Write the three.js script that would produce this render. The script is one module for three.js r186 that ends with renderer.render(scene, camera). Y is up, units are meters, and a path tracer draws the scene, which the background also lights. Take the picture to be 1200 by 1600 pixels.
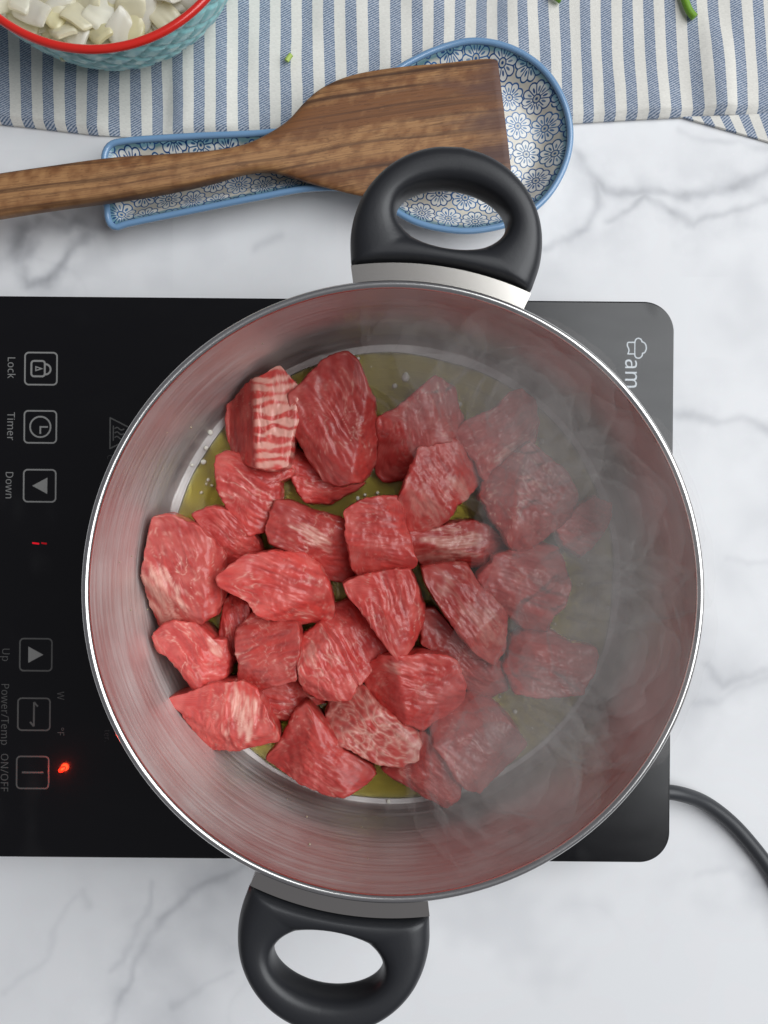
import * as THREE from 'three';
import { ImprovedNoise } from 'three/addons/math/ImprovedNoise.js';
import { mergeGeometries, mergeVertices, toCreasedNormals } from 'three/addons/utils/BufferGeometryUtils.js';
import { RoundedBoxGeometry } from 'three/addons/geometries/RoundedBoxGeometry.js';
import { RectAreaLightUniformsLib } from 'three/addons/lights/RectAreaLightUniformsLib.js';

// ---------------------------------------------------------------- camera, light, exposure
const EYE = 0.528, FOCAL = 1481;                       // camera height above the counter (m), focal length in photograph pixels
const scene = new THREE.Scene();
const camera = new THREE.PerspectiveCamera(THREE.MathUtils.radToDeg(2 * Math.atan(800 / FOCAL)), 3 / 4, 0.02, 20);
camera.position.set(0, EYE, 0);
camera.up.set(0, 0, -1);
camera.lookAt(0, 0, 0);
scene.background = new THREE.Color(0.14, 0.14, 0.155);  // the dim kitchen round the counter
RectAreaLightUniformsLib.init();
const windowLight = new THREE.RectAreaLight(new THREE.Color(0.975, 1.0, 1.02), 4.45, 3.2, 3.4);   // big daylight window, right and a little behind
windowLight.name = 'window_light';
windowLight.position.set(2.1, 2.7, -0.55);
windowLight.lookAt(0, 0.05, 0);
scene.add(windowLight);
const renderer = new THREE.WebGLRenderer({ antialias: true });
renderer.toneMapping = THREE.LinearToneMapping;
renderer.toneMappingExposure = 1.0;
renderer.shadowMap.enabled = true;

// ---------------------------------------------------------------- helpers
const perlin = new ImprovedNoise();
const N = (x, y, z = 0) => perlin.noise(x + 31.7, y + 57.3, z + 11.9);
const fbm = (x, y, z = 0, o = 4) => { let s = 0, a = 0.5, f = 1; for (let i = 0; i < o; i++) { s += a * N(x * f, y * f, z * f + i * 7.3); a *= 0.5; f *= 2.03; } return s; };
const clamp = THREE.MathUtils.clamp, lerp = THREE.MathUtils.lerp;
const sstep = (a, b, x) => { const t = clamp((x - a) / (b - a), 0, 1); return t * t * (3 - 2 * t); };
function rng(seed) { let s = seed >>> 0; return () => { s = (s + 0x6d2b79f5) | 0; let t = Math.imul(s ^ (s >>> 15), 1 | s); t = (t + Math.imul(t ^ (t >>> 7), 61 | t)) ^ t; return ((t ^ (t >>> 14)) >>> 0) / 4294967296; }; }
// where a point measured in the photograph stands at height y
const at = (px, py, y) => new THREE.Vector2((px - 600) / FOCAL * (EYE - y), (py - 800) / FOCAL * (EYE - y));
const used = {};
function numbered(name) { const n = used[name] = (used[name] ?? -1) + 1; return n ? `${name}_${String(n).padStart(3, '0')}` : name; }
function thing(name, label, category, pos = [0, 0, 0], group) {
  const o = new THREE.Group(); o.name = numbered(name); o.position.set(...pos);
  o.userData = { label, category }; if (group) o.userData.group = group;
  scene.add(o); return o;
}
function part(name, geo, mat, parent) { const m = new THREE.Mesh(geo, mat); m.name = name; m.castShadow = m.receiveShadow = true; parent.add(m); return m; }
function single(name, geo, mat, label, category, group, kind) {
  const m = new THREE.Mesh(geo, mat); m.name = numbered(name); m.castShadow = m.receiveShadow = true;
  m.userData = kind ? { kind } : {}; if (label) m.userData.label = label; if (category) m.userData.category = category; if (group) m.userData.group = group;
  scene.add(m); return m;
}
const std = (o) => new THREE.MeshStandardMaterial(o);
const phys = (o) => new THREE.MeshPhysicalMaterial(o);
const rgb = (r, g, b) => new THREE.Color().setRGB(r, g, b);
function dataTex(w, h, fn, srgb = true, sx = 1, sy = 1) {   // fn(x, y) -> [r, g, b] linear 0..1 (stored as sRGB when srgb)
  const d = new Uint8Array(w * h * 4);
  const enc = (c) => Math.round(255 * clamp(srgb ? (c <= 0.0031308 ? 12.92 * c : 1.055 * Math.pow(Math.max(c, 0), 1 / 2.4) - 0.055) : c, 0, 1));
  for (let y = 0; y < h; y++) for (let x = 0; x < w; x++) { const c = fn(x, y), i = (y * w + x) * 4; d[i] = enc(c[0]); d[i + 1] = enc(c[1]); d[i + 2] = enc(c[2]); d[i + 3] = 255; }
  const t = new THREE.DataTexture(d, w, h); t.wrapS = t.wrapT = THREE.RepeatWrapping; t.magFilter = THREE.LinearFilter; t.minFilter = THREE.LinearFilter;
  if (srgb) t.colorSpace = THREE.SRGBColorSpace; t.repeat.set(sx, sy); t.needsUpdate = true; return t;
}
function gridGeo(nu, nv, fn, { closeU = false, flip = false } = {}) {   // fn(i/nu, j/nv) -> {p:[x,y,z], uv:[u,v], c:[r,g,b]}
  const pos = [], uv = [], col = [], idx = []; let hasC = false;
  for (let j = 0; j <= nv; j++) for (let i = 0; i <= nu; i++) { const r = fn(i / nu, j / nv, i, j); pos.push(...r.p); uv.push(...(r.uv ?? [i / nu, j / nv])); if (r.c) { col.push(...r.c); hasC = true; } }
  const w = nu + 1;
  for (let j = 0; j < nv; j++) for (let i = 0; i < nu; i++) { const a = j * w + i, b = a + 1, c = a + w, d = c + 1; flip ? idx.push(a, b, c, b, d, c) : idx.push(a, c, b, b, c, d); }
  const g = new THREE.BufferGeometry();
  g.setAttribute('position', new THREE.Float32BufferAttribute(pos, 3)); g.setAttribute('uv', new THREE.Float32BufferAttribute(uv, 2));
  if (hasC) g.setAttribute('color', new THREE.Float32BufferAttribute(col, 3));
  g.setIndex(idx); g.computeVertexNormals();
  if (closeU) {   // one smooth normal along the seam
    const n = g.attributes.normal;
    for (let j = 0; j <= nv; j++) { const a = j * w, b = a + nu, v = new THREE.Vector3(n.getX(a) + n.getX(b), n.getY(a) + n.getY(b), n.getZ(a) + n.getZ(b)).normalize(); n.setXYZ(a, v.x, v.y, v.z); n.setXYZ(b, v.x, v.y, v.z); }
  }
  return g;
}
function outward(g) {   // turn a closed surface so that its faces point out
  const p = g.attributes.position, x = g.index; let v = 0; const a = new THREE.Vector3(), b = new THREE.Vector3(), c = new THREE.Vector3();
  for (let i = 0; i < x.count; i += 3) { a.fromBufferAttribute(p, x.getX(i)); b.fromBufferAttribute(p, x.getX(i + 1)); c.fromBufferAttribute(p, x.getX(i + 2)); v += a.dot(b.cross(c)); }
  if (v < 0) { for (let i = 0; i < x.count; i += 3) { const t = x.getX(i); x.setX(i, x.getX(i + 1)); x.setX(i + 1, t); } const n = g.attributes.normal; for (let i = 0; i < n.array.length; i++) n.array[i] *= -1; }
  return g;
}
function polyline(points, n, closed = false) {   // smooth curve through points, evenly resampled
  const c = new THREE.CatmullRomCurve3(points.map((p) => new THREE.Vector3(p.x, 0, p.y)), closed, 'centripetal');
  return c.getSpacedPoints(n).map((v) => new THREE.Vector2(v.x, v.z));
}
function distToPoly(x, y, poly, closed = true) {
  let best = 1e9;
  for (let i = 0, n = poly.length; i < (closed ? n : n - 1); i++) {
    const a = poly[i], b = poly[(i + 1) % n], ex = b.x - a.x, ey = b.y - a.y, t = clamp(((x - a.x) * ex + (y - a.y) * ey) / (ex * ex + ey * ey + 1e-12), 0, 1);
    const dx = x - a.x - ex * t, dy = y - a.y - ey * t; best = Math.min(best, dx * dx + dy * dy);
  }
  return Math.sqrt(best);
}
function rayOut(cx, cy, th, poly) {   // farthest crossing of the outline from (cx, cy) in direction th
  const dx = Math.cos(th), dy = Math.sin(th); let best = 0;
  for (let i = 0, n = poly.length; i < n; i++) {
    const a = poly[i], b = poly[(i + 1) % n], ex = b.x - a.x, ey = b.y - a.y, det = ex * dy - ey * dx;
    if (Math.abs(det) < 1e-14) continue;
    const rx = a.x - cx, ry = a.y - cy, s = (ex * ry - ey * rx) / det, t = (dx * ry - dy * rx) / det;
    if (t >= -1e-9 && t <= 1 + 1e-9 && s > best) best = s;
  }
  return best;
}

// ---------------------------------------------------------------- marble countertop
const SLABW = 1.1, SLABD = 1.3;
{
  const veins = [   // [width m, strength, points measured on the counter]
    [0.0016, 0.42, [[905, 250], [940, 290], [1010, 302], [1075, 312], [1130, 290], [1210, 262], [1300, 240]]],
    [0.0013, 0.40, [[950, 345], [1010, 310], [1040, 335], [1085, 350], [1140, 320], [1210, 302]]],
    [0.0013, 0.34, [[850, 395], [880, 372], [915, 358], [930, 320], [925, 285]]],
    [0.0010, 0.2, [[1060, 210], [1100, 228], [1150, 225], [1220, 250]]],
    [0.0014, 0.26, [[1052, 645], [1090, 655], [1125, 662], [1160, 655], [1210, 680], [1280, 720]]],
    [0.0012, 0.22, [[1095, 1045], [1125, 1068], [1160, 1058], [1200, 1052]]],
    [0.0012, 0.2, [[1080, 1098], [1120, 1095], [1150, 1072], [1200, 1060], [1270, 1020]]],
    [0.0024, 0.52, [[20, 400], [35, 365], [70, 352], [100, 355], [120, 345], [150, 360], [185, 358]]],
    [0.0020, 0.50, [[60, 345], [40, 385], [20, 400], [35, 445], [70, 440], [95, 412], [110, 385], [140, 370]]],
    [0.0016, 0.36, [[70, 320], [105, 350], [150, 372], [165, 355]]],
    [0.0014, 0.2, [[395, 385], [415, 378], [440, 370]]],
    [0.0012, 0.30, [[405, 1335], [365, 1360], [330, 1372], [285, 1418], [245, 1440], [215, 1495], [205, 1530], [185, 1570], [160, 1615]]],
    [0.0010, 0.18, [[240, 1380], [225, 1430], [190, 1500], [170, 1512]]],
    [0.0010, 0.14, [[360, 1525], [320, 1540], [265, 1570]]],
    [0.0010, 0.15, [[128, 1390], [136, 1420]]],
    [0.0012, 0.14, [[1090, 1370], [1140, 1360], [1200, 1390]]],
    [0.0010, 0.12, [[0, 1550], [60, 1500], [120, 1400]]],
    [0.0010, 0.14, [[1130, 870], [1165, 880], [1200, 872]]],
  ].map(([w, s, pts]) => { const P = pts.map(([x, y]) => at(x, y, 0)); const xs = P.map((p) => p.x), ys = P.map((p) => p.y); return { w, s, P, box: [Math.min(...xs) - 0.03, Math.max(...xs) + 0.03, Math.min(...ys) - 0.03, Math.max(...ys) + 0.03] }; });
  const W = 1150, H = 1360;
  const tex = dataTex(W, H, (i, j) => {
    const x = (i / W - 0.5) * SLABW, z = (0.5 - j / H) * SLABD;
    let v = 0.80 + 0.05 * fbm(x * 6, z * 6, 3, 4);
    const wx = x + 0.010 * fbm(x * 28, z * 28, 1, 4), wz = z + 0.010 * fbm(x * 28, z * 28, 5, 4);
    let g = 0, h = 0;
    for (const q of veins) {
      if (x < q.box[0] || x > q.box[1] || z < q.box[2] || z > q.box[3]) continue;
      const d = distToPoly(wx, wz, q.P, false) * 0.55, k = 0.22 + 0.72 * (0.5 + fbm(x * 40, z * 40, 9, 3));
      g = Math.max(g, q.s * k * Math.exp(-((d / q.w) ** 2) * 0.8)); h = Math.max(h, q.s * 0.42 * Math.exp(-d / 0.011) * clamp(0.35 + 2.2 * fbm(x * 45, z * 45, 17, 4), 0, 1));
    }
    const far = Math.abs(fbm(x * 5 + 0.4 * fbm(x * 9, z * 9, 2, 3), z * 5, 21, 4)), faint = 0.07 * Math.exp(-far / 0.022) * sstep(-0.05, 0.22, fbm(x * 7, z * 7, 33, 2));
    const cloud = 0.12 * sstep(0.02, 0.34, fbm(x * 11, z * 11, 44, 4));
    const k = clamp(g + h + faint + cloud, 0, 0.7), speck = N(x * 900, z * 900, 2) > 0.66 ? 0.05 : 0;
    v = v * (1 - k) + speck * 0.4;
    return [v * (1 - 0.02 * k) * 0.985, v * 0.99, v * (1 + 0.07 * k)];
  });
  const top = new THREE.BoxGeometry(SLABW, 0.03, SLABD); top.translate(0, -0.015, 0);
  single('countertop', top, phys({ map: tex, roughness: 0.42, specularIntensity: 0.7 }), 'white marble countertop with grey veins', 'countertop', null, 'structure');
}

// ---------------------------------------------------------------- induction cooktop
const POT = new THREE.Vector2(0.00348, 0.03106), COOK_TOP = 0.045;
{
  const W = 0.360, D = 0.286, c = at(498, 905, COOK_TOP), tilt = -0.5 * Math.PI / 180;
  const root = thing('induction_cooktop', 'black glass induction cooktop with touch keys under the steel pot', 'cooktop', [c.x, 0, c.y]);
  root.rotation.y = tilt;
  const rr = (w, d, r) => { const s = new THREE.Shape(), x = -w / 2, y = -d / 2; s.moveTo(x + r, y); s.lineTo(x + w - r, y); s.absarc(x + w - r, y + r, r, -Math.PI / 2, 0); s.lineTo(x + w, y + d - r); s.absarc(x + w - r, y + d - r, r, 0, Math.PI / 2); s.lineTo(x + r, y + d); s.absarc(x + r, y + d - r, r, Math.PI / 2, Math.PI); s.lineTo(x, y + r); s.absarc(x + r, y + r, r, Math.PI, 1.5 * Math.PI); return s; };
  const slab = (w, d, r, h, b) => { const g = new THREE.ExtrudeGeometry(rr(w - 2 * b, d - 2 * b, r - b), { depth: h - 2 * b, bevelEnabled: true, bevelThickness: b, bevelSize: b, bevelSegments: 3, curveSegments: 12 }); g.rotateX(-Math.PI / 2); g.translate(0, b, 0); return g; };
  // printed glass: everything on it is flat print
  const CW = 2048, CH = Math.round(2048 * D / W), K = CW / W, cv = document.createElement('canvas'); cv.width = CW; cv.height = CH;
  const x2 = cv.getContext('2d'); x2.fillStyle = '#07070a'; x2.fillRect(0, 0, CW, CH);
  const P = (px, py) => { const w = at(px, py, COOK_TOP).sub(c), cs = Math.cos(tilt), sn = Math.sin(tilt); return [(w.x * cs - w.y * sn + W / 2) * K, (w.x * sn + w.y * cs + D / 2) * K]; };
  const S = CW / W / (FOCAL / (EYE - COOK_TOP));   // canvas pixels for one photograph pixel
  const ink = '#8b8b88', dim = '#5a5a58', faint = '#3d3d3c';
  const turned = (px, py, fn) => { const [x, y] = P(px, py); x2.save(); x2.translate(x, y); x2.rotate(Math.PI / 2); x2.scale(S, S); fn(); x2.restore(); };
  const word = (t, px, py, size, col) => turned(px, py, () => { x2.fillStyle = col; x2.font = `${size}px sans-serif`; x2.textAlign = 'center'; x2.textBaseline = 'middle'; x2.fillText(t, 0, 0); });
  const box = (px, py, col) => turned(px, py, () => { x2.strokeStyle = col; x2.lineWidth = 2.6; x2.beginPath(); x2.roundRect(-25, -25, 50, 50, 6); x2.stroke(); });
  const stroke = (col, w, fn) => { x2.strokeStyle = col; x2.fillStyle = col; x2.lineWidth = w; x2.beginPath(); fn(); };
  box(64, 576, ink); box(63, 667, ink); box(62, 759, ink); box(56, 1023, dim); box(53, 1116, dim); box(51, 1207, dim);
  turned(64, 576, () => { stroke(ink, 3.2, () => x2.roundRect(-12, -6, 24, 21, 4)); x2.stroke(); stroke(ink, 3.2, () => x2.arc(1, -7, 8, Math.PI, 0.35)); x2.stroke(); stroke(ink, 2, () => { x2.moveTo(0, -1); x2.lineTo(3, 8); x2.lineTo(-3, 8); }); x2.closePath(); x2.stroke(); });
  turned(63, 667, () => { stroke(ink, 2.8, () => x2.arc(0, 0, 16, 0, 7)); x2.stroke(); stroke(ink, 2.8, () => { x2.moveTo(0, -12); x2.lineTo(0, 0); x2.lineTo(11, 0); }); x2.stroke(); });
  turned(62, 759, () => { stroke(ink, 1, () => { x2.moveTo(-13, -12); x2.lineTo(13, -12); x2.lineTo(0, 12); }); x2.fill(); });
  turned(56, 1023, () => { stroke(ink, 1, () => { x2.moveTo(-13, 12); x2.lineTo(13, 12); x2.lineTo(0, -12); }); x2.fill(); });
  turned(53, 1116, () => { stroke(dim, 3, () => { x2.moveTo(-19, 0); x2.lineTo(19, 0); x2.moveTo(-19, 0); x2.lineTo(-12, -6); x2.moveTo(19, 0); x2.lineTo(12, 6); }); x2.stroke(); });
  turned(51, 1207, () => { stroke(dim, 3, () => { x2.moveTo(0, -17); x2.lineTo(0, 17); }); x2.stroke(); });
  word('Lock', 18, 574, 17, ink); word('Timer', 17, 666, 17, ink); word('Down', 15, 758, 17, ink);
  word('Up', 9, 1023, 17, dim); word('Power/Temp', 8, 1116, 17, dim); word('ON/OFF', 7, 1207, 17, dim); word('W', 95, 1087, 15, dim); word('°F', 95, 1143, 15, dim);
  word('ter.', 168, 1150, 13, faint); word('C', 172, 714, 13, faint);
  turned(196, 677, () => { stroke(dim, 2.4, () => { x2.moveTo(-24, 24); x2.lineTo(24, 24); x2.lineTo(0, -24); }); x2.lineJoin = 'round'; x2.closePath(); x2.stroke(); for (const k of [-7, 0, 7]) { stroke(dim, 2, () => { x2.moveTo(k, 2); x2.quadraticCurveTo(k + 4, 6, k, 10); x2.quadraticCurveTo(k - 4, 13, k, 17); }); x2.stroke(); } stroke(dim, 2, () => { x2.moveTo(-12, 19); x2.lineTo(12, 19); }); x2.stroke(); });
  // chef's hat and the letters beside it
  const pale = '#b9c0c4';
  turned(994, 544, () => { stroke(pale, 2.2, () => { x2.moveTo(-9, 13); x2.lineTo(-9, 2); x2.bezierCurveTo(-17, 2, -18, -8, -10, -9); x2.bezierCurveTo(-9, -18, 7, -18, 8, -10); x2.bezierCurveTo(18, -10, 18, 3, 9, 2); x2.lineTo(9, 13); x2.quadraticCurveTo(4, 10, 0, 12); x2.quadraticCurveTo(-4, 15, -9, 13); }); x2.lineJoin = 'round'; x2.stroke(); stroke(pale, 1.8, () => { x2.moveTo(-9, 2); x2.lineTo(9, 2); }); x2.stroke(); });
  turned(989, 560, () => { x2.fillStyle = pale; x2.font = '34px sans-serif'; x2.textAlign = 'left'; x2.textBaseline = 'middle'; x2.fillText('am', 0, 0); });
  const tex = new THREE.CanvasTexture(cv); tex.colorSpace = THREE.SRGBColorSpace; tex.magFilter = THREE.LinearFilter;
  const glassGeo = slab(W, D, 0.0155, 0.0042, 0.0008); { const p = glassGeo.attributes.position, u = glassGeo.attributes.uv; for (let i = 0; i < p.count; i++) u.setXY(i, p.getX(i) / W + 0.5, 0.5 - p.getZ(i) / D); }
  glassGeo.translate(0, COOK_TOP - 0.0042, 0);
  const grain = dataTex(512, 512, (x, y) => { const v = 0.5 + 0.5 * N(x * 0.55, y * 0.55, 4); return [v, v, v]; }, false, 6, 5);
  part('glass_top', glassGeo, phys({ map: tex, roughness: 0.4, roughnessMap: dataTex(512, 512, (i, j) => { const v = clamp(0.5 + 0.22 * fbm(i * 0.012, j * 0.03, 5, 4) + 0.5 * sstep(0.2, 0.4, fbm(i * 0.02, j * 0.008, 15, 3)), 0, 1); return [v, v, v]; }, false), bumpMap: grain, bumpScale: 0.000012 }), root);
  const housing = slab(W - 0.006, D - 0.006, 0.014, 0.0348, 0.003); housing.translate(0, 0.006, 0);
  part('housing', housing, std({ color: rgb(0.02, 0.02, 0.022), roughness: 0.5 }), root);
  for (const [fx, fz] of [[-1, -1], [1, -1], [-1, 1], [1, 1]]) { const f = new THREE.CylinderGeometry(0.011, 0.012, 0.006, 20); f.translate(fx * 0.145, 0.003, fz * 0.11); part('foot', f, std({ color: rgb(0.02, 0.02, 0.02), roughness: 0.8 }), root); }
  const toLocal = (px, py, y) => { const w = at(px, py, y).sub(c), cs = Math.cos(tilt), sn = Math.sin(tilt); return new THREE.Vector3(w.x * cs - w.y * sn, y, w.x * sn + w.y * cs); };
  // glowing power indicator and the lit dash of the display, seen in the glass
  const led = new THREE.SphereGeometry(1, 20, 12); led.scale(0.0021, 0.0006, 0.0013); led.rotateY(0.6);
  const lp = toLocal(97, 1202, COOK_TOP); led.translate(lp.x, lp.y + 0.0003, lp.z);
  part('indicator_light', led, std({ color: rgb(0.3, 0.01, 0.005), emissive: rgb(1, 0.035, 0.008), emissiveIntensity: 1.3, roughness: 0.3 }), root);
  const glow = new THREE.PointLight(rgb(1, 0.04, 0.01), 0.0012); glow.name = 'indicator_glow'; glow.position.set(lp.x, lp.y + 0.004, lp.z); glow.castShadow = true; glow.shadow.radius = 0.1; root.add(glow);
  for (const [px, w] of [[56, 11], [69, 9]]) { const d = new RoundedBoxGeometry(w * 0.000326, 0.0004, 0.0009, 2, 0.0002), q = toLocal(px, 849, COOK_TOP); d.rotateY(-0.12); d.translate(q.x, q.y + 0.0002, q.z); part('display_segment', d, std({ color: rgb(0.2, 0, 0), emissive: rgb(1, 0.01, 0.03), emissiveIntensity: px < 60 ? 0.55 : 0.2 }), root); }
  // mains cord
  const route = [[1030, 1236, 0.02], [1060, 1240, 0.017], [1100, 1254, 0.010], [1140, 1283, 0.006], [1175, 1321, 0.0045], [1205, 1362, 0.0042], [1240, 1430, 0.0042], [1260, 1520, 0.0042]].map(([x, y, h]) => toLocal(x, y, h));
  part('power_cord', new THREE.TubeGeometry(new THREE.CatmullRomCurve3(route), 90, 0.0041, 14), std({ color: rgb(0.03, 0.032, 0.036), roughness: 0.42 }), root);
}

// ---------------------------------------------------------------- steel pot
const FLOOR = 0.0535, RIM = 0.160;
{
  const root = thing('steel_pot', 'brushed stainless steel pot with two black ring handles, holding raw beef', 'pot', [POT.x, COOK_TOP, POT.y]);
  const y = (h) => h - COOK_TOP;
  // circumferential brushing: fine rings, long streaks
  const brushed = dataTex(1024, 1024, (i, j) => { const a = i / 1024 * Math.PI * 2, v = 0.5 + 0.45 * N(Math.cos(a) * 1.2, Math.sin(a) * 1.2, j * 0.9) + 0.3 * N(Math.cos(a) * 6, Math.sin(a) * 6, j * 0.5 + 40); return [v, v, v]; }, false);
  const rough = dataTex(1024, 512, (i, j) => { const a = i / 1024 * Math.PI * 2, v = 0.5 + 0.10 * N(Math.cos(a) * 3, Math.sin(a) * 3, j * 0.4) + 0.12 * fbm(Math.cos(a) * 4, Math.sin(a) * 4, j * 0.02, 4); return [v, clamp(v, 0.2, 0.9), v]; }, false);
  const steel = phys({ color: rgb(0.645, 0.62, 0.60), metalness: 1, roughness: 1.04, roughnessMap: rough, bumpMap: brushed, bumpScale: 0.00009, anisotropy: 0.55, anisotropyRotation: Math.PI / 2 });
  const polished = std({ color: rgb(0.70, 0.69, 0.67), metalness: 1, roughness: 0.22 });
  const inner = [];
  for (let i = 0; i <= 24; i++) inner.push(new THREE.Vector2(0.0001 + 0.1100 * i / 24, y(FLOOR)));
  for (let i = 1; i <= 14; i++) { const a = i / 14 * Math.PI / 2; inner.push(new THREE.Vector2(0.1101 + 0.0080 * Math.sin(a), y(FLOOR + 0.0080 * (1 - Math.cos(a))))); }
  for (let i = 1; i <= 22; i++) inner.push(new THREE.Vector2(0.1181 + 0.0009 * i / 22, y(FLOOR + 0.0080 + (RIM - 0.003 - FLOOR - 0.0080) * i / 22)));
  const bodyPts = [...inner];
  bodyPts.push(new THREE.Vector2(0.1196, y(RIM - 0.0028)), new THREE.Vector2(0.1200, y(RIM - 0.004)));
  for (const [r, h] of [[0.1199, 0.148], [0.1197, 0.11], [0.1195, 0.07], [0.118, 0.06], [0.114, 0.0535], [0.110, 0.0515], [0.109, 0.047], [0.106, 0.0456], [0.05, 0.0455], [0.0001, 0.0455]]) bodyPts.push(new THREE.Vector2(r, y(h)));
  const body = new THREE.LatheGeometry(bodyPts, 160);
  part('body', toCreasedNormals(body, 0.9), steel, root);
  // rolled lip
  const lip = []; for (let i = 0; i <= 16; i++) { const a = -0.35 * Math.PI + i / 16 * Math.PI * 2; lip.push(new THREE.Vector2(0.1198 - 0.0016 * Math.cos(a), y(RIM - 0.0017 + 0.0017 * Math.sin(a)))); }
  part('rim', new THREE.LatheGeometry(lip, 200), polished, root);
  // handles
  const bake = phys({ color: rgb(0.018, 0.019, 0.022), roughness: 0.4, bumpMap: dataTex(512, 512, (i, j) => { const v = 0.5 + 0.4 * N(i * 0.35, j * 0.35, 6) + 0.3 * N(i * 0.09, j * 0.09, 2); return [v, v, v]; }, false, 3, 1), bumpScale: 0.00003 });
  const out = [];   // outline in (across, outward) metres
  for (let i = 0; i <= 24; i++) { const t = -0.0358 + 0.0716 * i / 24; out.push(new THREE.Vector2(t, Math.sqrt(0.1302 ** 2 - t * t))); }
  const side = polyline([[0.0368, 0.1275], [0.0384, 0.137], [0.0380, 0.146], [0.0352, 0.1555], [0.0290, 0.1650], [0.0205, 0.1722], [0.0105, 0.1766], [0, 0.1782]].map(([a, b]) => new THREE.Vector2(a, b)), 40);
  side.forEach((p) => out.push(p)); side.slice(0, -1).reverse().forEach((p) => out.push(new THREE.Vector2(-p.x, p.y)));
  const hc = new THREE.Vector2(0.0006, 0.1504);
  const ringGeo = gridGeo(180, 36, (u, v) => {
    const th = u * Math.PI * 2, ro = rayOut(hc.x, hc.y, th, out), ri = 1 / Math.hypot(Math.cos(th) / 0.0222, Math.sin(th) / 0.0127);
    const f = v * Math.PI * 2, e = 0.72, cx = Math.sign(Math.cos(f)) * Math.abs(Math.cos(f)) ** e, cy = Math.sign(Math.sin(f)) * Math.abs(Math.sin(f)) ** e;
    const m = (ri + ro) / 2, hw = (ro - ri) / 2, r = m + hw * cx, a = hc.x + r * Math.cos(th), b = hc.y + r * Math.sin(th);
    return { p: [a, cy * 0.0105 + 0.0012 * sstep(0.14, 0.175, b), -b], uv: [u, v] };
  }, { closeU: true, flip: true });
  const brk = (() => { const n = 40, pts = []; const g = gridGeo(n, 4, (u, v) => { const t = (u - 0.5) * 2 * 0.282, r = [0.1206, 0.1206, 0.1297, 0.1297, 0.1206][Math.round(v * 4)], h = [-0.010, 0.0075, 0.0075, -0.010, -0.010][Math.round(v * 4)]; return { p: [r * Math.sin(t), h, -r * Math.cos(t)] }; }); const c = []; for (const s of [-1, 1]) { const t = s * 0.282, q = new THREE.BufferGeometry(), v = [[0.1206, -0.010], [0.1206, 0.0075], [0.1297, 0.0075], [0.1297, -0.010]].flatMap(([r, h]) => [r * Math.sin(t), h, -r * Math.cos(t)]); q.setAttribute('position', new THREE.Float32BufferAttribute(v, 3)); q.setAttribute('uv', new THREE.Float32BufferAttribute([0, 0, 0, 1, 1, 1, 1, 0], 2)); q.setIndex(s < 0 ? [0, 1, 2, 0, 2, 3] : [0, 2, 1, 0, 3, 2]); q.computeVertexNormals(); c.push(q.toNonIndexed()); } return mergeGeometries([toCreasedNormals(g, 0.5), ...c.map((q) => toCreasedNormals(q, 0.5))]); })();
  const bracketSteel = std({ color: rgb(0.68, 0.65, 0.6), metalness: 1, roughness: 0.2 });
  for (const k of [0, 1]) {
    const h = part('handle', outward(ringGeo), bake, root); h.position.y = y(0.1455); h.rotation.y = -((k ? 9.7 : 8.8) * Math.PI / 180) + k * Math.PI;
    part('bracket', brk, bracketSteel, h);
  }
}

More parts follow.
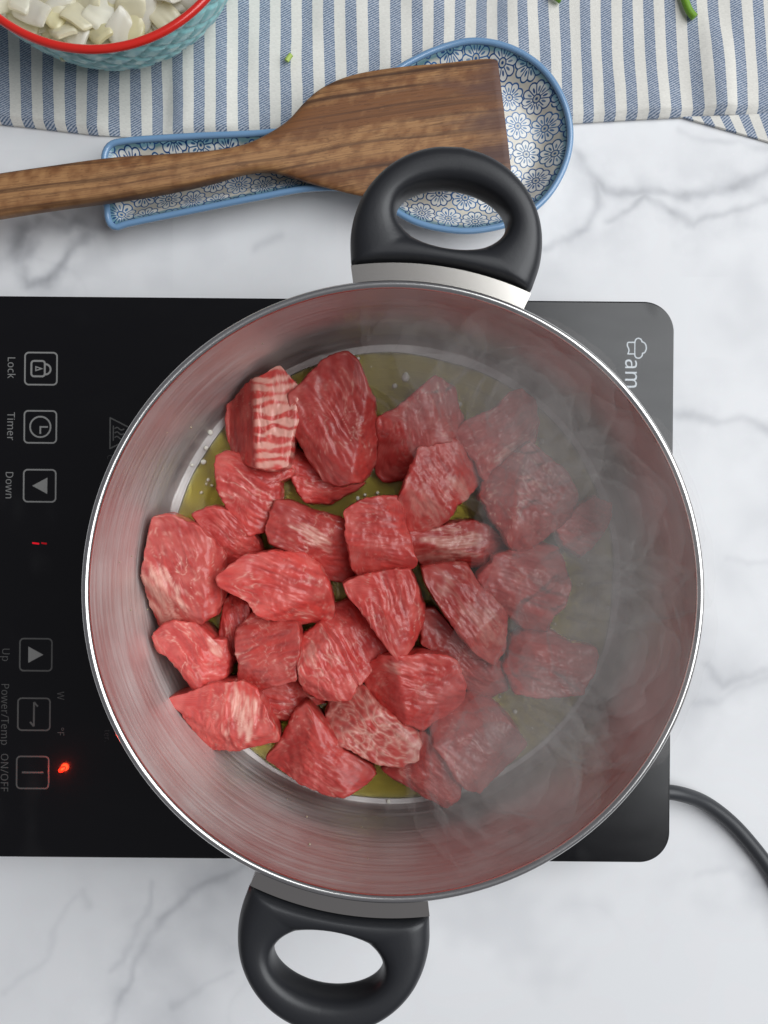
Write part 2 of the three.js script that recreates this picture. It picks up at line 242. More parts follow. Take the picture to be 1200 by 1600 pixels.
// ---------------------------------------------------------------- oil on the pot floor
{
  const o = thing('cooking_oil', 'thin yellow-green cooking oil pooled on the floor of the steel pot', 'oil', [POT.x, FLOOR, POT.y]);
  const R = (th) => 0.1118 + 0.0012 * Math.sin(th) + 0.003 * fbm(Math.cos(th) * 2.2, Math.sin(th) * 2.2, 3, 3);
  const prof = [[0, 0.0019], [0.1, 0.0019], [0.2, 0.0019], [0.3, 0.0019], [0.4, 0.0019], [0.5, 0.0019], [0.58, 0.0019], [0.66, 0.0019], [0.72, 0.0019], [0.78, 0.0019], [0.83, 0.0019], [0.88, 0.0019], [0.92, 0.0019], [0.96, 0.0018], [0.985, 0.0014], [0.997, 0.0008], [1, 0.0004], [0.99, 0.0003], [0.5, 0.0003], [0, 0.0003]];
  const g = gridGeo(140, prof.length - 1, (u, v, i, j) => { const th = u * Math.PI * 2, [f, h] = prof[j], r = R(th) * f, x = r * Math.cos(th), z = r * Math.sin(th); return { p: [x, h + (h > 0.0015 ? 0.0004 * fbm(x * 90, z * 90, 8, 3) : 0), z] }; }, { closeU: true });
  part('oil_film', outward(g), phys({ color: rgb(1, 1, 1), roughness: 0.04, transmission: 1, thickness: 0.002, ior: 1.46, attenuationColor: rgb(0.74, 0.60, 0.08), attenuationDistance: 0.0034 }), o);
  const spat = std({ color: rgb(0.42, 0.36, 0.24), roughness: 0.1 }), rand = rng(77), bub = std({ color: rgb(0.82, 0.82, 0.72), roughness: 0.12 });
  for (const [px, py, r] of [[575, 607, 3.2], [617, 603, 3], [634, 590, 4.5], [634, 586, 3], [690, 606, 3.5], [704, 605, 3], [718, 632, 3.4], [318, 722, 3.5], [322, 700, 2.5], [329, 676, 3], [300, 727, 2.2], [805, 1112, 2.6], [607, 1252, 2.4], [610, 830, 2.6], [590, 770, 2], [560, 560, 2.2], [950, 950, 2], [818, 1160, 1.6], ...Array.from({ length: 210 }, () => { const a = rand() * 6.2832, q = 330 * Math.sqrt(rand()); return [611 + q * Math.cos(a), 897 + q * Math.sin(a), 0.8 + 2.0 * rand() ** 2]; })]) {
    const b = new THREE.SphereGeometry(r * 0.00042, 14, 9); b.scale(1, 0.55, 0.75 + 0.5 * rand()); const w = at(px, py, FLOOR + 0.002); b.translate(w.x - POT.x, 0.0021, w.y - POT.y); part('bubble', b, bub, o);
  }
  for (let k = 0; k < 18; k++) {   // spatter on the pot wall
    const a = (0.35 + rand() * 1.15) * Math.PI, h = 0.018 + 0.075 * rand() ** 1.3, q = 0.0002 + 0.00035 * rand() ** 2, d = new THREE.SphereGeometry(q, 10, 8); d.scale(1, 1 + rand(), 1); d.translate(0.1180 * Math.cos(a), h, 0.1180 * Math.sin(a)); part('droplet', d, spat, o);
  }
}
// ---------------------------------------------------------------- beef
{
  const lean = [0.48, 0.043, 0.037], deep = [0.24, 0.016, 0.015], brightRed = [0.70, 0.066, 0.050], fatC = [0.86, 0.52, 0.42], pink = [0.70, 0.145, 0.120];
  const mixc = (a, b, t) => [lerp(a[0], b[0], t), lerp(a[1], b[1], t), lerp(a[2], b[2], t)];
  const meat = phys({ vertexColors: true, roughness: 0.45, clearcoat: 0.3, clearcoatRoughness: 0.16, specularIntensity: 0.9 });
  function chunk(pts, o) {
    const rand = rng(o.seed * 7919 + 13), H = o.h ?? 0.028, y0 = FLOOR + 0.0012, yTop = y0 + H;
    let raw = pts.map(([x, y]) => at(x, y, yTop - (o.drop ?? 0.002)));
    let poly = raw; // cut the corners off once: knife-cut edges, not polygon points
    { const q = []; for (let i = 0, n = poly.length; i < n; i++) { const a = poly[i], b = poly[(i + 1) % n]; q.push(a.clone().lerp(b, 0.06), a.clone().lerp(b, 0.94)); } poly = q; }
    let A = 0, cx = 0, cz = 0; for (let i = 0, n = poly.length; i < n; i++) { const a = poly[i], b = poly[(i + 1) % n], k = a.x * b.y - b.x * a.y; A += k; cx += (a.x + b.x) * k; cz += (a.y + b.y) * k; } cx /= 3 * A; cz /= 3 * A;
    const Rm = Math.sqrt(Math.abs(A / 2) / Math.PI), ga = (o.grain ?? 0) * Math.PI / 180, gx = Math.cos(ga), gz = Math.sin(ga), sd = o.seed * 13.7;
    const cuts = [...(o.facets ?? [])]; while (cuts.length < 2) cuts.push([rand() * 360, 0.35 + 0.3 * rand(), 0.45 + 0.6 * rand()]);
    const tone = 0.74 + 0.40 * rand(), facets = cuts.map(([d, f, s]) => [Math.cos(d * Math.PI / 180), Math.sin(d * Math.PI / 180), f * Rm, s]);
    const [tx, tz] = o.tilt ?? [(rand() - 0.5) * 0.24, (rand() - 0.5) * 0.24];
    const topH = (x, z) => {   // soft minimum of the cut faces
      const k = 0.0006, base = tx * x + tz * z; let s = Math.exp(-base / k);
      for (const [fx, fz, f, sl] of facets) s += Math.exp(-(base - sl * (x * fx + z * fz - f)) / k);
      return Math.max(-k * Math.log(s), -H * 0.72);
    };
    const fibre = (x, y, z) => { const al = (x * gx + z * gz) * 1000, ac = (-x * gz + z * gx) * 1000, yy = y * 1000; return fbm(al * 0.07 + sd, ac * 0.5 + 0.5 * N(al * 0.12, ac * 0.12, sd), yy * 0.5, 3); };
    const lump = (x, y, z) => fbm(x * 60 + sd, y * 60, z * 60 - sd, 3);
    const NT = 132, NR = 40, NS = 14, NB = 2, er = (o.edge ?? 0.0022) * 0.5;
    const Rth = []; for (let i = 0; i <= NT; i++) Rth.push(rayOut(cx, cz, (i % NT) / NT * Math.PI * 2, poly));
    const g = gridGeo(NT, NR + NS + NB, (u, v, i, j) => {
      const th = (i % NT) / NT * Math.PI * 2, ct = Math.cos(th), st = Math.sin(th), R0 = Rth[i] * (1.105 + 0.05 * N(ct * 3 + sd, st * 3, 4) + 0.025 * N(ct * 11 + sd, st * 11, 7)), e = Math.min(er * (1 + 0.7 * N(ct * 2 + sd, st * 2, 9)), R0 * 0.35);
      let r, y;
      if (j <= NR) {
        const f = j / NR; const flat = 0.8; 
        if (f < flat) { r = (R0 - e) * (f / flat); y = topH(r * ct, r * st); }
        else { const a = (f - flat) / (1 - flat) * Math.PI / 2; r = R0 - e + e * Math.sin(a); y = topH(r * ct, r * st) - e * (1 - Math.cos(a)); }
        y = Math.max(y, -H + 0.003);
        y += yTop - y0;
      } else if (j <= NR + NS) {
        const f = (j - NR) / NS, yt = Math.max(topH(R0 * ct, R0 * st) - e, -H + 0.003) + yTop - y0;
        r = R0 * (1 - (o.taper ?? 0.10) * f ** 1.3) + 0.0008 * Math.sin(f * Math.PI) ; y = yt * (1 - f);
      } else { const f = (j - NR - NS) / NB; r = R0 * (1 - (o.taper ?? 0.10)) * (1 - f * 0.999); y = 0; }
      let x = r * ct, z = r * st;
      const inTop = Math.min(1, (y) / 0.004);
      const d = (0.0018 * lump(x, y, z) + 0.0007 * fibre(x, y, z) + 0.0008 * fbm(x * 260 + sd, y * 260, z * 260, 2)) * inTop;
      if (j <= NR) { const k = clamp((j / NR - 0.8) / 0.2, 0, 1); x += ct * d * k; z += st * d * k; y += d * (1 - 0.6 * k); } else { x += ct * d; z += st * d; }
      // colour: muscle fibre, membranes and fat, all inside the meat itself
      const al = (x * gx + z * gz) * 1000, ac = (-x * gz + z * gx) * 1000, yy = y * 1000, fb = fibre(x, y, z);
      let c = mixc(lean, deep, clamp(-fb * 1.0 - 0.05 + 0.6 * fbm(x * 90, y * 90 + sd, z * 90, 2), 0, 0.8)); c = mixc(c, brightRed, clamp(fb * 1.1 + (o.red ?? 0.1) + 0.5 * N(x * 50 + sd, y * 50, z * 50), 0, 0.85)); c = mixc(c, pink, clamp(0.08 + 1.3 * fbm(x * 90 + sd, y * 130, z * 130, 3) + (o.pale ?? 0), 0, 0.75));
      const wx = al * 0.075 + 0.9 * fbm(al * 0.11, ac * 0.11, sd, 2), wz = ac * 0.15 + 0.9 * fbm(al * 0.1, ac * 0.1, sd + 5, 2), rid = Math.abs(fbm(wx + sd, wz, yy * 0.09, 3));
      let fat = clamp(0.25 + 0.45 * (o.vein ?? 1), 0, 0.95) * Math.exp(-rid / (0.017 * (o.vein ?? 1))) * clamp(0.55 + 2.2 * fbm(al * 0.05 + 3, ac * 0.05, sd + yy * 0.04, 2), 0, 1);
      const thin = Math.abs(N(al * 0.32 + sd, ac * 0.42, yy * 0.35)); const some = sstep(-0.12, 0.2, fbm(al * 0.045 + sd, ac * 0.045, yy * 0.05 + 2, 2)); fat = Math.max(fat, 0.30 * some * Math.exp(-thin / 0.035) * clamp(0.3 + 1.8 * fbm(al * 0.08, ac * 0.08 + 9, sd, 2), 0, 1));
      const fine = Math.abs(N(al * 0.55 + 3 + sd, ac * 0.8, yy * 0.7)); fat = Math.max(fat, 0.17 * (1 - 0.6 * some) * Math.exp(-fine / 0.06) * clamp(0.5 + 1.5 * N(al * 0.2, ac * 0.2 + sd, 3), 0, 1));
      if (o.bands) { const [per, amt, from, to] = o.bands, s = Math.sin(al / per * Math.PI * 2 + 6 * fbm(ac * 0.09, al * 0.12, sd, 2)) + 1.9 * fbm(al * 0.16, ac * 0.07, sd + 4, 3), m = sstep(from * Rm * 1000, from * Rm * 1000 + 4, ac) * (1 - sstep(to * Rm * 1000 - 4, to * Rm * 1000, ac)); fat = Math.max(fat, amt * m * sstep(-0.35, 0.55, s + 0.25 + 1.8 * fbm(al * 0.3, ac * 0.16, sd, 3))); }
      if (o.net) { const q = Math.abs(fbm(al * 0.10 + sd, ac * 0.16, yy * 0.08, 2)), q2 = Math.abs(N(al * 0.15 + sd, ac * 0.22, 7)); fat = Math.max(fat, o.net * Math.exp(-q / 0.06), o.net * 0.8 * Math.exp(-q2 / 0.09)); }
      for (const [dx, dz, rr, amt] of o.patch ?? []) { const ex = x - dx * Rm, ez = z - dz * Rm, pa = (ex * gx + ez * gz) * 0.62, pc = -ex * gz + ez * gx, q = Math.hypot(pa, pc) / (rr * Rm) + 2.1 * fbm(al * 0.09, ac * 0.28, sd + 3, 3); fat = Math.max(fat, amt * (1 - sstep(0.35, 1.15, q)) * clamp(0.75 + 1.6 * fbm(al * 0.15, ac * 0.9, sd, 2), 0, 1)); }
      c = mixc(c.map((k) => k * tone), fatC, clamp(fat, 0, 1) * 0.80);
      return { p: [x, y, z], uv: [al * 0.01, ac * 0.01], c };
    }, { closeU: true, flip: false });
    const m = single('beef_chunk', outward(g), meat, o.label, 'beef', 'raw beef chunks in the steel pot'); m.position.set(cx, y0, cz); return m;
  }
  const list = [
    [[[384, 601], [410, 592], [433, 577], [452, 598], [462, 612], [459, 655], [452, 697], [447, 724], [410, 727], [389, 722], [361, 708], [350, 680], [344, 652], [347, 627]], { h: 0.033, facets: [[180, 0.12, 1.5]], grain: 86, bands: [5.2, 0.8, -1.6, 0.25], edge: 0.0018, tilt: [0.05, 0.05], label: 'beef chunk with a broad white-striped fat face, by the pot wall' }],
    [[[511, 566], [543, 564], [560, 578], [571, 610], [581, 628], [585, 662], [580, 715], [566, 742], [530, 752], [505, 743], [480, 708], [459, 669], [457, 620], [480, 600]], { h: 0.034, grain: 62, facets: [[10, 0.55, 1.4]], tilt: [0.05, -0.12], label: 'tall oval lean beef chunk with a folded flap, lying over another piece' }],
    [[[455, 690], [452, 715], [459, 750], [476, 782], [508, 783], [550, 764], [566, 749], [535, 756], [502, 748], [478, 713]], { h: 0.016, grain: 20, label: 'low dark beef piece showing beneath the tall oval chunk' }],
    [[[340, 718], [354, 708], [375, 711], [396, 727], [424, 730], [445, 728], [456, 736], [452, 747], [434, 753], [433, 778], [427, 813], [413, 827], [389, 831], [364, 806], [350, 778], [342, 753]], { h: 0.026, grain: 30, vein: 1.3, label: 'lumpy beef chunk with a bright red knob beneath the striped one' }],
    [[[595, 654], [630, 635], [670, 600], [677, 593], [707, 610], [721, 657], [703, 687], [655, 701], [650, 723], [633, 740], [604, 743], [595, 731], [593, 687]], { h: 0.029, grain: 75, facets: [[-20, 0.45, 0.6]], vein: 1.2, label: 'wedge-shaped beef chunk beside the pool of oil with small bubbles' }],
    [[[711, 679], [736, 657], [769, 645], [795, 617], [813, 615], [835, 632], [839, 661], [831, 698], [813, 712], [780, 734], [767, 745], [756, 742], [745, 715], [720, 692]], { h: 0.027, grain: -35, facets: [[-10, 0.35, 0.5]], vein: 1.3, patch: [[0.1, 0.8, 0.35, 0.8]], label: 'beef chunk with a thin white sinew line across its darker end' }],
    [[[655, 706], [705, 686], [719, 699], [741, 717], [754, 745], [738, 766], [714, 787], [699, 809], [670, 825], [648, 830], [630, 808], [626, 782], [639, 749], [650, 725]], { h: 0.030, grain: 55, pale: 0.1, patch: [[-0.3, 0.6, 0.5, 0.45], [0.6, 0.1, 0.3, 0.6]], facets: [[110, 0.4, 0.7]], label: 'beef chunk with silvery sheen between the wedge and the sinewy piece' }],
    [[[765, 752], [795, 724], [828, 698], [853, 716], [883, 742], [897, 767], [894, 804], [868, 824], [842, 846], [817, 857], [798, 846], [774, 808], [758, 775]], { h: 0.033, grain: 40, facets: [[190, 0.35, 0.8], [60, 0.5, 0.7]], vein: 1.4, label: 'large cube of beef in the steam with branching white veins' }],
    [[[872, 828], [899, 796], [927, 778], [956, 789], [956, 811], [927, 855], [912, 866], [885, 852]], { h: 0.022, grain: 30, vein: 0.7, label: 'small pale beef piece deep in the steam by the pot wall' }],
    [[[642, 834], [688, 823], [736, 815], [751, 822], [785, 842], [795, 854], [765, 877], [745, 886], [721, 885], [670, 888], [655, 872], [643, 848]], { h: 0.022, grain: -5, facets: [[100, 0.15, 1.2]], patch: [[-0.1, -0.15, 0.5, 0.9], [-0.6, 0.3, 0.5, 0.6]], label: 'low beef chunk with a cream fat edge beside the flat square one' }],
    [[[541, 802], [570, 785], [600, 780], [621, 780], [632, 825], [648, 877], [638, 886], [600, 891], [565, 900], [553, 888], [546, 850]], { h: 0.034, grain: 5, red: 0.25, vein: 0.6, edge: 0.0016, tilt: [0, 0.03], label: 'flat square bright red beef chunk at the middle of the pot' }],
    [[[421, 830], [434, 786], [456, 788], [490, 802], [538, 815], [544, 850], [550, 888], [535, 909], [515, 906], [490, 885], [450, 858], [427, 848]], { h: 0.028, grain: 25, facets: [[60, 0.15, 0.7]], red: 0.2, patch: [[-0.1, -0.1, 0.3, 0.8]], label: 'sloping beef chunk with a white fat streak and glossy red top edge' }],
    [[[242, 815], [265, 813], [300, 820], [328, 845], [345, 872], [343, 900], [340, 925], [332, 956], [312, 969], [285, 966], [262, 972], [240, 982], [237, 960], [228, 925], [227, 890], [233, 860]], { h: 0.033, grain: 70, facets: [[125, 0.55, 1.0]], pale: 0.12, vein: 1.2, patch: [[-0.45, 0.65, 0.5, 0.8], [-0.9, 0.2, 0.3, 0.5]], label: 'large pale-edged beef chunk leaning on the pot wall' }],
    [[[306, 808], [325, 797], [350, 797], [375, 815], [395, 840], [404, 860], [382, 868], [362, 884], [350, 896], [347, 866], [330, 843]], { h: 0.025, grain: 45, vein: 0.8, label: 'slanting beef piece between the pale-edged chunk and the yellow oil' }],
    [[[348, 902], [366, 886], [390, 871], [430, 865], [470, 868], [495, 890], [512, 925], [515, 950], [508, 978], [480, 971], [460, 974], [430, 970], [405, 958], [390, 940], [365, 923], [350, 914]], { h: 0.034, grain: 20, vein: 1.2, red: 0.15, label: 'wide beef chunk with fine marbling and a ragged lower edge' }],
    [[[243, 997], [256, 981], [277, 974], [305, 976], [322, 989], [330, 1000], [347, 1002], [354, 1028], [350, 1056], [333, 1068], [302, 1077], [284, 1049], [263, 1025], [250, 1021]], { h: 0.030, grain: 55, vein: 1.3, facets: [[130, 0.6, 0.6]], patch: [[0.75, -0.15, 0.25, 0.8]], label: 'rounded dark red beef chunk with coarse grain against the pot wall' }],
    [[[371, 990], [396, 963], [424, 974], [462, 977], [465, 1014], [460, 1056], [438, 1066], [403, 1076], [392, 1069], [375, 1064], [373, 1028]], { h: 0.032, grain: -20, red: 0.3, vein: 1.1, edge: 0.0018, label: 'vivid red squarish beef chunk with slanting grain lines' }],
    [[[344, 993], [350, 940], [364, 930], [388, 944], [390, 961], [368, 986], [368, 1030], [357, 1035], [348, 1015]], { h: 0.019, grain: 80, label: 'narrow shaded beef piece tucked behind the vivid red chunk' }],
    [[[467, 1007], [501, 981], [520, 1000], [541, 1042], [555, 1070], [543, 1090], [515, 1092], [497, 1092], [476, 1080], [469, 1063], [467, 1035]], { h: 0.035, grain: 62, vein: 1.6, pale: 0.1, bands: null, patch: [[-0.3, -0.3, 0.3, 0.5]], label: 'oval beef chunk with long pale fat streaks along its length' }],
    [[[515, 951], [546, 944], [576, 972], [605, 1012], [588, 1032], [562, 1066], [546, 1040], [527, 1000], [508, 978]], { h: 0.020, grain: 60, pale: 0.05, facets: [[-60, 0.4, 0.7]], label: 'beef chunk with straight fibres behind the fat-streaked oval one' }],
    [[[266, 1096], [298, 1084], [333, 1073], [375, 1067], [396, 1080], [410, 1105], [426, 1140], [427, 1157], [400, 1166], [322, 1175], [308, 1150], [288, 1115]], { h: 0.031, grain: 95, red: 0.3, edge: 0.0016, facets: [[65, 0.72, 0.9]], bands: [40, 0, 0, 0], patch: [[0.38, -0.05, 0.42, 0.95]], label: 'sharp-cornered red beef chunk with a white fat patch on top' }],
    [[[402, 1084], [424, 1072], [464, 1066], [476, 1090], [499, 1098], [503, 1105], [470, 1106], [457, 1122], [424, 1128], [412, 1105]], { h: 0.018, grain: 15, pale: 0.1, label: 'thin low beef piece wedged above the triangular chunk' }],
    [[[417, 1196], [445, 1157], [466, 1119], [480, 1105], [501, 1131], [529, 1171], [571, 1199], [581, 1213], [550, 1234], [515, 1240], [480, 1227], [445, 1210]], { h: 0.029, grain: 35, facets: [[200, 0.25, 0.55], [-30, 0.32, 0.8]], vein: 0.8, edge: 0.0018, label: 'triangular beef chunk with a pointed tip, edged by a ring of oil' }],
    [[[509, 1139], [520, 1102], [545, 1080], [570, 1084], [590, 1107], [620, 1127], [643, 1140], [653, 1160], [645, 1184], [620, 1193], [590, 1190], [560, 1177], [534, 1164], [515, 1152]], { h: 0.027, grain: 35, net: 0.95, pale: 0.1, label: 'heavily marbled beef chunk covered by a net of white fat' }],
    [[[582, 1043], [600, 1029], [633, 1027], [681, 1025], [707, 1036], [721, 1065], [719, 1096], [692, 1129], [663, 1137], [633, 1129], [600, 1111], [578, 1087], [576, 1058]], { h: 0.030, grain: 15, vein: 1.2, pale: 0.05, facets: [[60, 0.55, 0.6]], patch: [[-0.6, -0.6, 0.2, 0.6]], label: 'broad beef chunk with cloudy marbling below the kite-shaped one' }],
    [[[666, 893], [699, 886], [732, 888], [747, 915], [776, 944], [790, 959], [789, 1014], [773, 1040], [736, 1010], [714, 981], [685, 941], [670, 915]], { h: 0.034, grain: 50, pale: 0.12, vein: 1.0, patch: [[0.35, 0.35, 0.5, 0.4], [-0.6, -0.6, 0.3, 0.5]], label: 'long beef chunk with grey-white silverskin on its flank' }],
    [[[662, 960], [684, 955], [712, 990], [736, 1016], [772, 1046], [793, 1035], [788, 1078], [765, 1088], [728, 1075], [716, 1042], [690, 1020], [664, 1010]], { h: 0.018, grain: 45, label: 'shaded beef piece lying under the long silverskin chunk' }],
    [[[543, 915], [560, 907], [597, 895], [637, 895], [648, 911], [659, 955], [655, 985], [637, 1014], [624, 1032], [611, 1018], [589, 985], [567, 955], [549, 935]], { h: 0.033, grain: 75, red: 0.25, vein: 1.0, facets: [[10, 0.6, 1.0]], label: 'kite-shaped bright red beef chunk below the flat square one' }],
    [[[751, 904], [780, 869], [817, 860], [848, 856], [872, 862], [886, 915], [879, 944], [861, 959], [853, 983], [824, 981], [809, 966], [793, 957], [778, 940]], { h: 0.029, grain: 20, vein: 0.6, pale: 0.1, label: 'blocky beef chunk half veiled by steam, with a pale lip' }],
    [[[808, 1000], [824, 988], [853, 986], [890, 1007], [927, 1014], [930, 1045], [905, 1080], [853, 1085], [809, 1080], [797, 1045]], { h: 0.023, grain: 10, vein: 0.5, pale: 0.15, facets: [[190, 0.5, 0.9], [-90, 0.4, 0.5]], label: 'faint brick-shaped beef chunk in the thickest steam' }],
    [[[681, 1141], [707, 1111], [736, 1097], [773, 1108], [795, 1131], [822, 1172], [809, 1190], [780, 1212], [751, 1238], [725, 1223], [707, 1197], [683, 1164]], { h: 0.030, grain: 40, vein: 0.8, pale: 0.05, facets: [[40, 0.4, 0.9]], label: 'square-topped beef chunk with a steep dark side near the clear oil' }],
    [[[612, 1197], [648, 1180], [657, 1148], [674, 1155], [696, 1190], [718, 1219], [714, 1241], [696, 1261], [670, 1249], [633, 1227], [602, 1208]], { h: 0.026, grain: 48, vein: 1.1, facets: [[220, 0.35, 0.7]], label: 'slim tapering beef strip beside the heavily marbled chunk' }],
  ];
  list.forEach(([p, o], i) => chunk(p, { seed: i + 1, ...o }));
}

// ---------------------------------------------------------------- striped towel
const TOWEL_Y = 0.0045;
{
  const root = thing('kitchen_towel', 'blue and cream striped woven towel spread behind the pot', 'towel');
  const PER = 0.01195;
  const weave = dataTex(512, 512, (i, j) => {   // one stripe pair wide; twill in the blue, plain ribbed weave in the cream
    const u = i / 512, v = j / 512, wob = 0.012 * N(u * 3, v * 9, 2), edge = 0.25 + wob, blue = sstep(edge - 0.012, edge + 0.012, u) * (1 - sstep(0.75 + wob - 0.012, 0.75 + wob + 0.012, u));
    const tw = 0.5 + 0.5 * Math.sin((u * 5 + v * 9) * Math.PI * 2 + 1.6 * N(u * 14, v * 20, 1)), rib = 0.5 + 0.5 * Math.sin(u * 22 * Math.PI * 2 + N(u * 8, v * 40, 5)), n = N(u * 60, v * 60, 8), slub = fbm(u * 4, v * 26, 3, 3);
    const b = [lerp(0.09, 0.60, tw * 0.8 + 0.2 * n), lerp(0.145, 0.63, tw * 0.8 + 0.2 * n), lerp(0.235, 0.69, tw * 0.8 + 0.2 * n)].map((c) => c * (1 + 0.5 * slub)), w = 0.76 + 0.09 * rib + 0.07 * n + 0.16 * slub;
    return [lerp(w, b[0], blue), lerp(w * 0.975, b[1], blue), lerp(w * 0.90, b[2], blue)];
  });
  const wbump = dataTex(512, 512, (i, j) => { const u = i / 512, v = j / 512, blue = u > 0.25 && u < 0.75, s = blue ? Math.sin((u * 5 + v * 9) * Math.PI * 2) : Math.sin(u * 22 * Math.PI * 2) * 0.8 + 0.4 * Math.sin(v * 60 * Math.PI * 2), q = 0.5 + 0.3 * s + 0.2 * N(u * 40, v * 40, 3); return [q, q, q]; }, false);
  const mat = phys({ map: weave, bumpMap: wbump, bumpScale: 0.00016, roughness: 0.95, sheen: 0.15, sheenColor: rgb(1, 1, 1), sheenRoughness: 0.6, specularIntensity: 0.2 });
  const edgePts = [[-260, 176], [-100, 182], [0, 193], [70, 201], [150, 210], [230, 213], [330, 212], [430, 207], [520, 203], [620, 200], [720, 198], [820, 195], [900, 191], [1000, 185], [1080, 181], [1200, 176], [1330, 170], [1480, 165]];
  const edgeAt = (px) => { let k = 0; while (k < edgePts.length - 2 && px > edgePts[k + 1][0]) k++; const [a, b] = [edgePts[k], edgePts[k + 1]], t = (px - a[0]) / (b[0] - a[0]); return lerp(a[1], b[1], t); };
  const sheet = (x0, x1, top, edge, y, seed, thick) => {
    const NU = 260, NV = 80;
    const surf = (u, v) => {
      const px = lerp(x0, x1, u), e = edge(px), py = lerp(top, e, v), w = at(px, py, 0.003), X = (px - 600) / FOCAL * 0.525, Z = w.y;
      // the weave has been pushed about a little: threads lean and ripple
      const lean = 0.0055 * sstep(650, 1150, px) * (v - 1) * 1.6 - 0.004 * (1 - sstep(0, 420, px)) * (1 - v) + 0.0034 * fbm(X * 13, Z * 10, seed, 3);
      const h = 0.0058 * fbm(X * 14, Z * 9, seed + 4, 3) + 0.0034 * sstep(0.02, 0.3, fbm(X * 22 + 3, Z * 9, seed + 8, 2)) * v + 0.0006 * fbm(X * 70, Z * 40, seed, 2);
      return { x: X + lean, z: Z, h: y + Math.max(h, -0.0022) * thick, u: (X + seed * 0.0021) / PER, v: Z / PER };
    };
    const topG = gridGeo(NU, NV, (u, v) => { const s = surf(u, v), hem = 1 - sstep(0.985, 1, v) * 0.7; return { p: [s.x, 0.0006 + (s.h - 0.0006) * hem, s.z], uv: [s.u, s.v] }; });
    const botG = gridGeo(NU, 2, (u, v) => { const s = surf(u, v); return { p: [s.x, 0.0006, s.z], uv: [s.u, s.v] }; }, { flip: true });
    const hemG = gridGeo(NU, 1, (u, v) => { const s = surf(u, 1); return { p: [s.x, v ? 0.0006 : 0.0006 + (s.h - 0.0006) * 0.3, s.z + (v ? 0 : 0)], uv: [s.u, s.v + v * 0.1] }; });
    return mergeGeometries([topG, botG, hemG]);
  };
  part('top_layer', sheet(-260, 1480, -420, edgeAt, TOWEL_Y, 0, 1), mat, root);
  part('under_layer', sheet(1052, 1480, 150, (px) => 182 + Math.max(0, px - 1068) * 0.285, 0.0016, 2, 0.15), mat, root);
}

